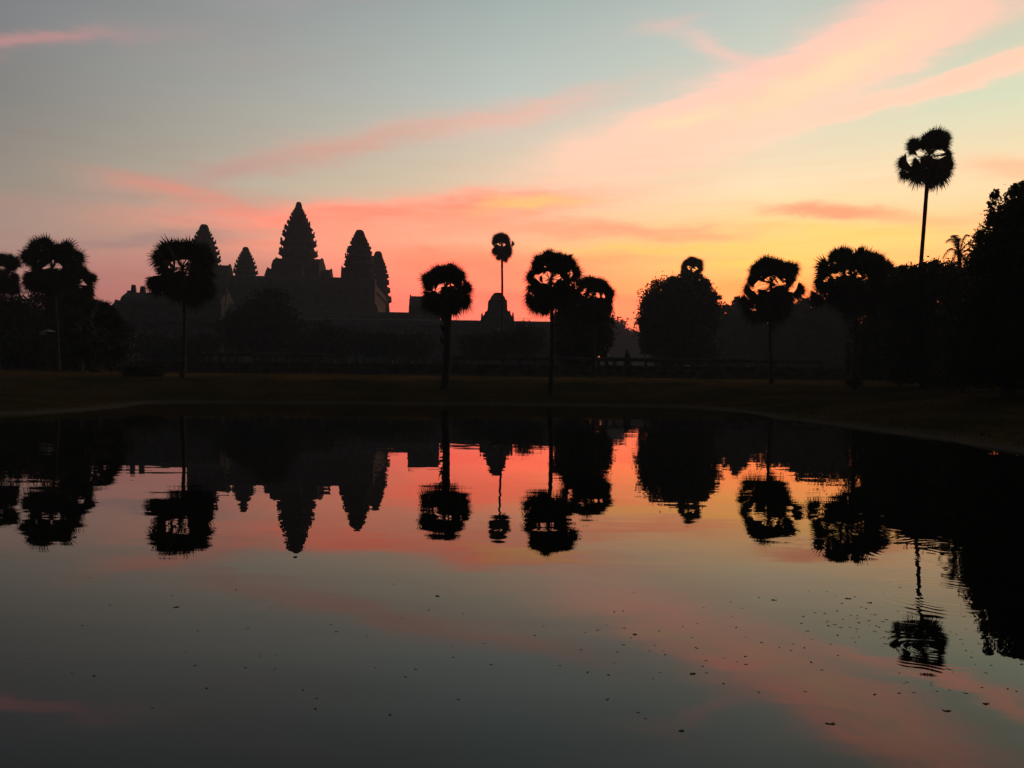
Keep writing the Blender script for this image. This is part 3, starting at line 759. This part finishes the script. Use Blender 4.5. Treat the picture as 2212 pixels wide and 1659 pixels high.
# ------------------------------------------------------------------ the temple
TC = at(645.5, 812, 288.0); TC.z = 1.8
TROT = math.radians(4.0)
temple = thing('temple', TC, 'dark stone temple with five tiered pointed towers above long galleries', 'temple')
def tpart(mb, name, mat, rotate=True, parent=None, label=None):
    if rotate: mb.moved(TROT, (0, 0, 0))
    me_o = link_mesh(name, mb.v, mb.f, mat, parent or temple)
    if label: me_o['label'] = label
    return me_o
PLAN = [(1,.34),(.91,.34),(.91,.56),(.79,.56),(.79,.79),(.56,.79),(.56,.91),(.34,.91),(.34,1)]
PLAN = PLAN + [(-y, x) for x, y in PLAN] + [(-x, -y) for x, y in PLAN] + [(y, -x) for x, y in PLAN]
def local(p): return Vector((p.x - TC.x, p.y - TC.y, p.z - TC.z))
def tower(cx, d, prof, foot, label, tiers=10, seed=1):
    """prof = (photo y, half width px) from tip down; foot = photo y where the tower meets the roof"""
    rnd = random.Random(seed); k = d/F
    P = [(local(at(cx, y, d)).z, w*k*.985) for y, w in prof]
    c = local(at(cx, prof[0][0], d)); c0 = (c.x, c.y)
    zz = [p[0] for p in P][::-1]; ww = [p[1] for p in P][::-1]
    env = lambda z: float(np.interp(z, zz, ww))
    ztop, zbot = P[0][0], local(at(cx, foot, d)).z
    mb = MB(); rot = TROT
    def ring(z, w): 
        cs, sn = math.cos(rot), math.sin(rot)
        return [(c0[0] + (x*cs - y*sn)*w, c0[1] + (x*sn + y*cs)*w, z) for x, y in PLAN]
    zcap = ztop - (ztop - zbot)*.085
    hs = [.82**i*rnd.uniform(.92, 1.08) for i in range(tiers)]; tot = sum(hs); zs = [zbot]
    for h in hs: zs.append(zs[-1] + h/tot*(zcap - zbot))
    rings = [ring(zbot - 8, env(zbot)*.97)]
    ant = MB()
    for i in range(tiers):
        a, b = zs[i], zs[i+1]; h = b - a
        w = env(a + h*.62)*rnd.uniform(.975, 1.015); wi = w*.86
        rings += [ring(a + .001, wi*.99), ring(a + h*.45, wi*.95), ring(a + h*.55, w*.97), ring(a + h*.68, w*1.03), ring(a + h*.78, w*1.0), ring(a + h*.86, w*.86), ring(b - .001, w*.80)]
        # leaf-shaped antefixes standing on each cornice
        for j, (x, y) in enumerate(PLAN):
            if j % 2: continue
            cs, sn = math.cos(rot), math.sin(rot)
            px, py = (x*cs - y*sn), (x*sn + y*cs)
            o = Vector((px, py, 0)); o.normalize(); t = Vector((-o.y, o.x, 0))
            q = Vector((c0[0] + px*w*.985, c0[1] + py*w*.985, a + h*.76))
            s = h*rnd.uniform(.36, .58); wd = s*.36
            if rnd.random() < .12: continue
            vs = [q - t*wd - o*.12, q + t*wd - o*.12, q + t*wd*.9 + Vector((0,0,s*.55)) - o*.06, q + Vector((0,0,s)) + o*.03, q - t*wd*.9 + Vector((0,0,s*.55)) - o*.06]
            vs2 = [v - o*.35 for v in vs]
            ant.add(vs + vs2, [(0,1,2,3,4), (9,8,7,6,5), (0,5,6,1), (1,6,7,2), (2,7,8,3), (3,8,9,4), (4,9,5,0)])
    mb.rings(rings)
    mb.add(ant.v, ant.f)
    t = tpart(mb, 'tower', M_STONE, rotate=False, label=label)
    # lotus-bud finial
    fb = MB(); wc = env(zcap)
    sec = [(0,.80),(.06,1.04),(.14,1.04),(.19,.90),(.30,1.0),(.44,.97),(.50,.88),(.62,.88),(.80,.76),(.90,.70),(.92,.62),(1.0,.58)]
    fb.rings([[(c0[0] + math.cos(2*math.pi*i/20)*wc*r, c0[1] + math.sin(2*math.pi*i/20)*wc*r, zcap + (ztop - zcap)*z) for i in range(20)] for z, r in sec])
    link_mesh('finial', fb.v, fb.f, M_STONE, t)
    return c0

def px3(y): return (750 + y/1.843)*.5486
def px2(y): return (750 + y/2.765)*.5486
s3, s2 = .5486/1.843, .5486/2.765
CEN = [(px3(y), w*s3) for y, w in ((85,13),(125,24),(150,36),(175,50),(205,62),(230,76),(260,90),(300,104),(340,114),(380,124),(430,130),(470,132),(505,129),(560,129))]
LF = [(px2(y), w*s2) for y, w in ((372,32),(430,52),(460,70),(490,84),(540,108),(600,134),(660,153),(760,168),(860,172),(910,172))]
LB = [(px2(y), w*s2) for y, w in ((617,24),(660,38),(690,54),(720,68),(760,88),(820,110),(880,127),(930,130))]
RF = [(px3(y), w*s3) for y, w in ((288,16),(310,29),(330,41),(360,54),(390,70),(420,84),(470,97),(520,106),(560,110),(640,112))]
RB = [(px3(y), w*s3) for y, w in ((443,14),(470,27),(500,41),(540,55),(580,67),(640,78),(700,85),(760,92),(820,99),(850,100))]
tower(645.5, 288, CEN, 566, 'tallest central tower of the temple', 10, 1)
tower(441, 264, LF, 598, 'near left corner tower, partly behind the ragged palm', 9, 2)
tower(531, 307, LB, 598, 'far left corner tower, small between its neighbours', 8, 3)
tower(777, 270, RF, 606, 'near right corner tower', 9, 4)
tower(817, 314, RB, 665, 'far right corner tower overlapped by the near one', 10, 5)

# temple-local blocks (x right, y away); front faces the pond
def roof_prof(h0, h1, w, y):   # corbelled vault roof section
    return [(y-w, h0), (y+w, h0), (y+w*.96, h0+(h1-h0)*.3), (y+w*.72, h0+(h1-h0)*.68), (y+w*.36, h0+(h1-h0)*.93), (y+.25, h1), (y-.25, h1), (y-w*.36, h0+(h1-h0)*.93), (y-w*.72, h0+(h1-h0)*.68), (y-w*.96, h0+(h1-h0)*.3)]
def gallery(x0, x1, y0, y1, zb, zwall, ztop, label, w=3.2, cols=0):
    """four-sided gallery ring: plinth wall and vaulted roofs, pillars on the front"""
    wall, roof, col = MB(), MB(), MB()
    for yy in (y0+w, y1-w): wall.box(x0, x1, yy-w*.8, yy+w*.8, zb, zwall); roof.extrude(roof_prof(zwall, ztop, w, yy), x0, x1, 'x')
    for xx in (x0+w, x1-w): wall.box(xx-w*.8+.01, xx+w*.8-.01, y0+w*1.85, y1-w*1.85, zb, zwall-.02); roof.extrude(roof_prof(zwall-.02, ztop-.05, w, xx), y0+w*1.9, y1-w*1.9, 'y')
    g = tpart(wall, 'gallery', M_STONE, label=label)
    tpart(roof, 'roof', M_ROOF, parent=g)
    if cols:
        n = int((x1-x0)/2.8)
        for i in range(n+1):
            x = x0 + 1 + i*(x1-x0-2)/n
            col.box(x-.28, x+.28, y0-.5, y0+.06, zb+.02, zwall-.4)
        col.box(x0, x1, y0-.62, y0+.3, zwall-.4, zwall-.03)
        tpart(col, 'pillar_row', M_STONE, parent=g)
    return g
def terrace(parts, label):
    mb = MB()
    for (x0,x1,y0,y1,z0,z1,t) in parts: mb.box(x0,x1,y0,y1,z0,z1,t,t)
    return tpart(mb, 'terrace', M_LATER, label=label)
terrace([(-112,95,-100,100,-1.5,1.2,.4),(-111,94,-99,99,1.2,2.6,.3)], 'outermost low terrace of the temple')
terrace([(-57,57,-50,54,2.6,6,1.2),(-55.5,55.5,-48.5,52.5,6,9.5,1.2)], 'middle terrace of the temple')
terrace([(-36,36,-33,33,9,14,1.6),(-34,34,-31,31,14,19,1.6),(-32,32,-29,29,19,24,1.4)], 'steep stepped pyramid under the five towers')
gallery(-30,30,-27,27, 23.9, 28.8, 33.0, 'upper gallery joining the four corner towers', 2.9)
gallery(-52,52,-47.5,50, 9.4, 15.5, 20.0, 'middle gallery below the towers', 3.2, cols=1)
gallery(-110,91,-93,95, 2.5, 9.2, 14.6, 'long outer gallery facing the pond', 4.2, cols=1)

def porch(cx, cy, hx, hy, zb, zwall, ztop, name, label, steps=(), axis='x'):
    """cross-roofed block with gable ends and corner spikes"""
    mb, rf = MB(), MB()
    mb.box(cx-hx, cx+hx, cy-hy, cy+hy, zb, zwall)
    w, l, cc, ce = (hy, hx, cy, cx) if axis == 'x' else (hx, hy, cx, cy)
    rf.extrude([(cc-w*1.02, zwall), (cc+w*1.02, zwall), (cc+w*.8, zwall+(ztop-zwall)*.55), (cc+w*.3, ztop), (cc-w*.3, ztop), (cc-w*.8, zwall+(ztop-zwall)*.55)], ce-l*.98, ce+l*.98, axis)
    for sg in (-1, 1):
        e = ce + sg*(l-.25)
        if axis == 'x': rf.box(e-.3, e+.3, cc-w*.5, cc+w*.5, zwall, ztop+.5, .12, w*.3)
        else: rf.box(cc-w*.5, cc+w*.5, e-.3, e+.3, zwall, ztop+.5, w*.3, .12)
    for (ax, ay, r, z0, z1) in steps:
        mb.box(cx+ax-r, cx+ax+r, cy+ay-r, cy+ay+r, z0, z1, r*.55, r*.55)
    g = tpart(mb, name, M_STONE, label=label)
    tpart(rf, 'roof', M_ROOF, parent=g)
# porches of the central tower and steps down to the upper gallery
porch(0, 0, 8.4, 7.8, 23.5, 39.4, 42.2, 'porch', 'upper porch at the foot of the central tower')
porch(0, .2, 11.6, 4.4, 23.4, 36.4, 38.6, 'porch', 'lower porch stepping out from the central tower')
porch(-.2, -3.0, 4.0, 12.0, 23.3, 36.0, 38.2, 'porch', 'porch of the central tower facing the pond', axis='y')
porch(-20.5, -24, 2.6, 3.6, 24, 32.8, 36.2, 'gable', 'small gable on the upper gallery by the left tower')
porch(19.4, -24, .9, 1.2, 24, 33.5, 36.4, 'gable', 'small gable on the upper gallery by the right tower')
# corner pavilion of the middle gallery (stepped block at right of the towers)
cxp = local(at(912, 640, 238))
porch(cxp.x - 3.1, -44, 4.8, 5, 9.3, 21.6, 25.0, 'pavilion', 'stepped corner pavilion right of the towers', ((-6, 0, 1.9, 9.2, 19.8), (-4.4, 0, 1.1, 9.1, 23.4), (6, 0, 1.9, 9.2, 19.8)))
# domed pavilion on the outer gallery
def domed():
    d = 197; k = d/F; c = local(at(1075, 690, d)); mb = MB()
    prof = [(800,34),(692,34),(686,33),(682,30),(676,26),(671,22),(668,19),(664,18.5),(652,17.5),(650,19.5),(647,17),(642,15),(637,11),(634,9),(632.5,6)]
    rings = []
    for y, w in prof:
        z = local(at(1075, y, d)).z
        rings.append([(c.x + px_*w*k*1.0, c.y + py_*w*k*1.0, z) for px_, py_ in PLAN])
    mb.rings(rings)
    for sx, y0, y1 in ((-34, 690, 677), (33, 690, 675), (-19, 660, 650), (18.6, 662, 648), (-26, 682, 673), (26, 680, 671)):
        a, b = local(at(1075+sx, y0, d)), local(at(1075+sx, y1, d))
        mb.box(a.x-.35, a.x+.35, a.y-.7, a.y+.7, a.z-1.2, b.z, .18, .4)
    g = tpart(mb, 'pavilion', M_STONE, rotate=False, label='domed gate pavilion rising over the outer gallery')
domed()
# west gate porches in front of the outer gallery, half hidden by the ragged palm
gx = local(at(385, 640, 186)); gx.x -= 6.4
porch(gx.x, -100, 15.5, 5.4, -.5, 13.2, 16.8, 'gate_hall', 'long gate hall before the outer gallery, left')
porch(gx.x, -103, 11.4, 6.0, -.4, 15.8, 18.7, 'gate_hall', 'raised middle of the gate hall with spiked corners', ((-10.4, 0, .8, 15.2, 20.6), (-8.3, 0, .9, 15.2, 20.3), (10.3, 0, .8, 15.2, 20.6)))
cols_ = MB()
for i in range(6):
    x = gx.x - 10 + i*4
    cols_.box(x-.5, x+.5, -110.6, -109.6, -.6, 11.6)
cols_.box(gx.x-11.5, gx.x+11.5, -110.8, -108.95, 11.6, 12.6)
cols_.box(gx.x-13, gx.x+13, -111.6, -108.96, -1.4, -.6)
tpart(cols_, 'pillar_row', M_STONE, label='square pillars along the front of the gate hall')

# ------------------------------------------------------------------ causeway
DC = 88.0
cl, cr = at(-160, 800, DC).x, at(1905, 800, DC).x
cw = MB()
gzc = 1.62
prof = [(DC, gzc), (DC+9.5, gzc), (DC+9.5, 3.12), (DC-.02, 3.12), (DC-.02, 2.95), (DC+.12, 2.9), (DC+.12, 2.5), (DC+.05, 2.42), (DC+.16, 2.3), (DC+.16, 1.98), (DC-.08, 1.9)]
cw.extrude(prof, cl, cr, 'x')
loc = Vector(((cl+cr)/2, DC, gzc))
tag(cw.build('causeway', M_LATER, None, loc), 'long dark stone causeway wall between the grass and the temple', 'causeway')
def balustrade(p0, p1, label, rise=0.0, sag=0):
    x0, x1 = at(p0, 780, DC).x, at(p1, 780, DC).x; y = DC + .55
    root = thing('balustrade', ((x0+x1)/2, y, 3.12), label, 'balustrade', 'stone balustrades on the causeway')
    rnd = random.Random(int(p0))
    n = int(round((x1-x0)/1.8)); rail = MB(); L = root.location
    pr = [(y+.20*math.cos(t), 3.86+rise+.19*math.sin(t)) for t in [2*math.pi*i/14 for i in range(14)]]
    seg = []
    rail.extrude(pr, x0-.4, x1+.4, 'x'); rail.box(x0-.4, x1+.4, y-.13, y+.13, 3.60+rise, 3.70+rise)
    rail.build('rail', M_STONE, root, L)
    for i in range(n+1):
        x = x0 + (x1-x0)*i/n; b = MB(); j = rnd.uniform(-.05,.05)
        zt = 3.60 + rise
        b.box(x-.22+j, x+.22+j, y-.22, y+.22, 3.12, 3.22)
        b.rings([[(x+j+w*a, y+w*c, z) for a, c in ((-1,-1),(1,-1),(1,1),(-1,1))] for z, w in ((3.22,.16),(3.30,.12),(3.42,.12),(3.52,.17),(zt,.25))])
        b.build('baluster', M_STONE, root, L)
    return root
balustrade(985, 1775, 'long stone balustrade with rounded rail under the gap in the trees')
balustrade(440, 690, 'short stone balustrade below the temple towers', .12)
# worn kerb blocks between the two balustrades
rnd = random.Random(6)
for i, (p, w, h) in enumerate(((716,.5,.34),(744,.9,.22),(772,.4,.42),(806,1.0,.2),(842,.5,.36),(880,.9,.26),(918,.5,.40),(950,.8,.24))):
    x = at(p, 780, DC).x; b = MB(); y = DC + .3
    b.box(x-w/2, x+w/2, y, y+.6, 3.11, 3.12+h, .05, .04); b.box(x-w*.35, x+w*.3, y+.1, y+.5, 3.12+h-.01, 3.12+h+.08, .05, .05)
    lab = ['narrow fallen block nearest the short balustrade', 'long flat fallen block left of the blocks', 'small upright fallen block', 'longest low fallen block in the row', 'narrow fallen block left of the stocky palm', 'long fallen block before the stepped pavilion', 'tall narrow fallen block beside the stocky palm', 'low fallen block nearest the long balustrade'][i]
    tag(b.build('stone_block', M_STONE, None, (x, y, 3.12)), lab + ' on the causeway', 'stone block', 'fallen stone blocks on the causeway')
# seated guardian statue on a pedestal
def statue():
    p = at(1355, 770, DC + 1.4); x, y = p.x, p.y
    root = thing('guardian_statue', (x, y, 3.12), 'small seated statue on a pedestal above the balustrade in the gap', 'statue')
    b = MB(); b.box(x-.34, x+.34, y-.34, y+.34, 3.12, 3.95); b.box(x-.42, x+.42, y-.42, y+.42, 3.95, 4.1); b.build('pedestal', M_STONE, root, (x,y,3.12))
    s = MB()
    s.rings([[(x+ox+r*math.cos(t), y+r*.8*math.sin(t), z) for t in [2*math.pi*i/12 for i in range(12)]] for z, r, ox in ((4.1,.30,.02),(4.25,.31,.02),(4.42,.24,0),(4.55,.20,-.02),(4.63,.12,-.03),(4.68,.13,-.05),(4.78,.15,-.05),(4.86,.11,-.05),(4.98,.05,-.04),(5.08,.015,-.03))])
    for sx in (-1, 1):
        s.tube([(x+sx*.2, y-.05, 4.52), (x+sx*.25, y-.2, 4.3), (x+sx*.2, y-.28, 4.12)], [.07,.06,.07], 6)
    s.build('figure', M_STONE, root, (x,y,3.12))
statue()
# leaning pale slab on the causeway deck
p = at(1615, 786, DC+.2)
b = MB(); b.box(-.20,.20,-.04,.04,0,.09); b.moved(.3, (p.x, p.y+.1, 3.135))
tag(b.build('pale_slab', M_PALE, None, (p.x, p.y, 3.135)), 'tiny pale slab lying on the causeway under the rail, right of centre', 'slab')
# pale tarpaulin stall glimpsed among the left trees
def stall():
    d = 76; p = at(104, 722, d); k = d/F; g = gz(p.x, d)
    root = thing('stall', (p.x, d, g), 'small stall with a pale tarpaulin roof glimpsed between the left trees', 'stall')
    z = at(104, 716, d).z
    t = MB(); t.add([(p.x-.5,d-.6,z-.12),(p.x+.5,d-.6,z-.05),(p.x+.5,d+.6,z+.02),(p.x-.5,d+.6,z),(p.x,d-.05,z+.22)], [(0,1,4),(1,2,4),(2,3,4),(3,0,4),(3,2,1,0)])
    t.box(p.x-.48, p.x+.2, d-.63, d-.61, z-.36, z-.13)
    t.build('tarpaulin', M_TARP, root, (p.x,d,g))
    for sx in (-.46,.46):
        for sy in (-.55,.55):
            q = MB(); q.tube([(p.x+sx,d+sy,g-.05),(p.x+sx,d+sy,z-.1)], [.03,.03], 6); q.build('pole', M_BARK, root, (p.x,d,g))
stall()

# ------------------------------------------------------------------ leaves adrift on the pond
rnd = random.Random(77)
def leaf_mesh(kind):
    r = random.Random(kind); v = []; n = 9
    for i in range(n):
        t = 2*math.pi*i/n
        rr = (1 - .25*abs(math.sin(t))) * r.uniform(.8, 1.1)
        v.append((math.cos(t)*rr*.5, math.sin(t)*rr*.32, .10 + .06*math.cos(2*t)))
    low = [(x*.9, y*.9, z-.07) for x, y, z in v]
    f = [tuple(range(n)), tuple(range(2*n-1, n-1, -1))] + [(i, n+i, n+(i+1) % n, (i+1) % n) for i in range(n)]
    me = bpy.data.meshes.new('floating_leaf'); me.from_pydata(v + low, [], f); me.materials.append(M_FLOAT); me.update()
    return me
LM = [leaf_mesh(i) for i in range(5)]
def drift(px, py, size, label='dead leaf drifting on the open water of the pond', group='dead leaves drifting on the pond'):
    w = on_water(px, py)
    if sdist([w.x], [w.y])[0] > -.3: return
    o = bpy.data.objects.new('floating_leaf', LM[rnd.randrange(5)]); COL.objects.link(o)
    o.location = (w.x, w.y, 0.0); s = size*rnd.uniform(.55, 1.1); o.scale = (s, s, s*.35); o.rotation_euler = (0, 0, rnd.uniform(0, 6.28))
    tag(o, label, 'leaf', group)
for i in range(46):   # scattered over the left half
    drift(rnd.uniform(20, 1080), rnd.triangular(1215, 1600, 1330), .025)
for i in range(80):   # denser to the right
    drift(rnd.triangular(1080, 2200, 1600), rnd.triangular(1230, 1600, 1370), .027)
for i in range(55):
    a = rnd.gauss(0, 1)
    drift(1850 + 70*a, 1335 + 22*rnd.gauss(0,1) + 18*a, .027)
for i in range(45):
    drift(rnd.uniform(1940, 2210), rnd.uniform(1340, 1500), .026)
# matted clumps of leaves
def clump(px, py, n, r, label):
    w = on_water(px, py); mb = MB(); q = random.Random(int(px))
    done = []
    for i in range(n):
        s = q.uniform(.009,.017); a = q.uniform(0,6.28); m = 7
        cx_, cy_ = w.x, w.y
        if done:
            ox, oy, os_ = q.choice(done); t = q.choice((0, math.pi)) + q.gauss(0, .7)
            cx_, cy_ = ox + math.cos(t)*(s+os_)*.36, oy + math.sin(t)*(s+os_)*.36
        done.append((cx_, cy_, s))
        top = [(cx_ + math.cos(2*math.pi*j/m + a)*s*q.uniform(.4,.6), cy_ + math.sin(2*math.pi*j/m + a)*s*q.uniform(.3,.5), q.uniform(.001,.003)) for j in range(m)]
        bot = [(x, y, -.002) for x, y, z in top]
        mb.add(top + bot, [tuple(range(m)), tuple(range(2*m-1, m-1, -1))] + [(j, m+j, m+(j+1) % m, (j+1) % m) for j in range(m)])
    tag(mb.build('leaf_mat', M_FLOAT, None, (w.x, w.y, 0)), label, 'leaf mat', 'matted leaf clumps on the pond')
clump(1835, 1293, 16, .05, 'matted leaf clump at the head of the right leaf scatter')
clump(1880, 1302, 8, .035, 'smaller leaf mat just right of the biggest one')
clump(1668, 1296, 8, .035, 'matted leaves alone on the pale reflection left of the scatter')
clump(1375, 1371, 6, .02, 'dark leaf knot left of the pink cloud reflection')
clump(1500, 1456, 9, .025, 'leaf mat in the lower middle right of the pond')
clump(1800, 1562, 9, .02, 'leaf mat low on the pink cloud reflection')
clump(2128, 1522, 9, .028, 'leaf mat near the lower right edge')
clump(1472, 1580, 6, .014, 'dark leaf knot near the bottom centre')
clump(2045, 1537, 7, .025, 'thin leaf mat left of the lower right edge')
clump(380, 1312, 6, .03, 'leaf mat on the left half of the pond')
clump(945, 1288, 7, .03, 'leaf mat below the stocky palm reflection')

# ------------------------------------------------------------------ haze
hz = MB(); hz.box(-700, 700, -30, HAZE_FAR, -2.6, HAZE_TOP)
M_HAZE = bpy.data.materials.new('mist'); M_HAZE.use_nodes = True
ht = M_HAZE.node_tree; ht.nodes.clear()
pv = ht.nodes.new('ShaderNodeVolumePrincipled'); ho = ht.nodes.new('ShaderNodeOutputMaterial')
pv.inputs['Color'].default_value = (.36, .44, .56, 1); pv.inputs['Density'].default_value = HAZE_SIGMA; pv.inputs['Anisotropy'].default_value = .2
ht.links.new(pv.outputs[0], ho.inputs['Volume'])
tag(hz.build('haze', M_HAZE), 'thin dawn mist hanging over the pond and temple', 'mist', kind='stuff')
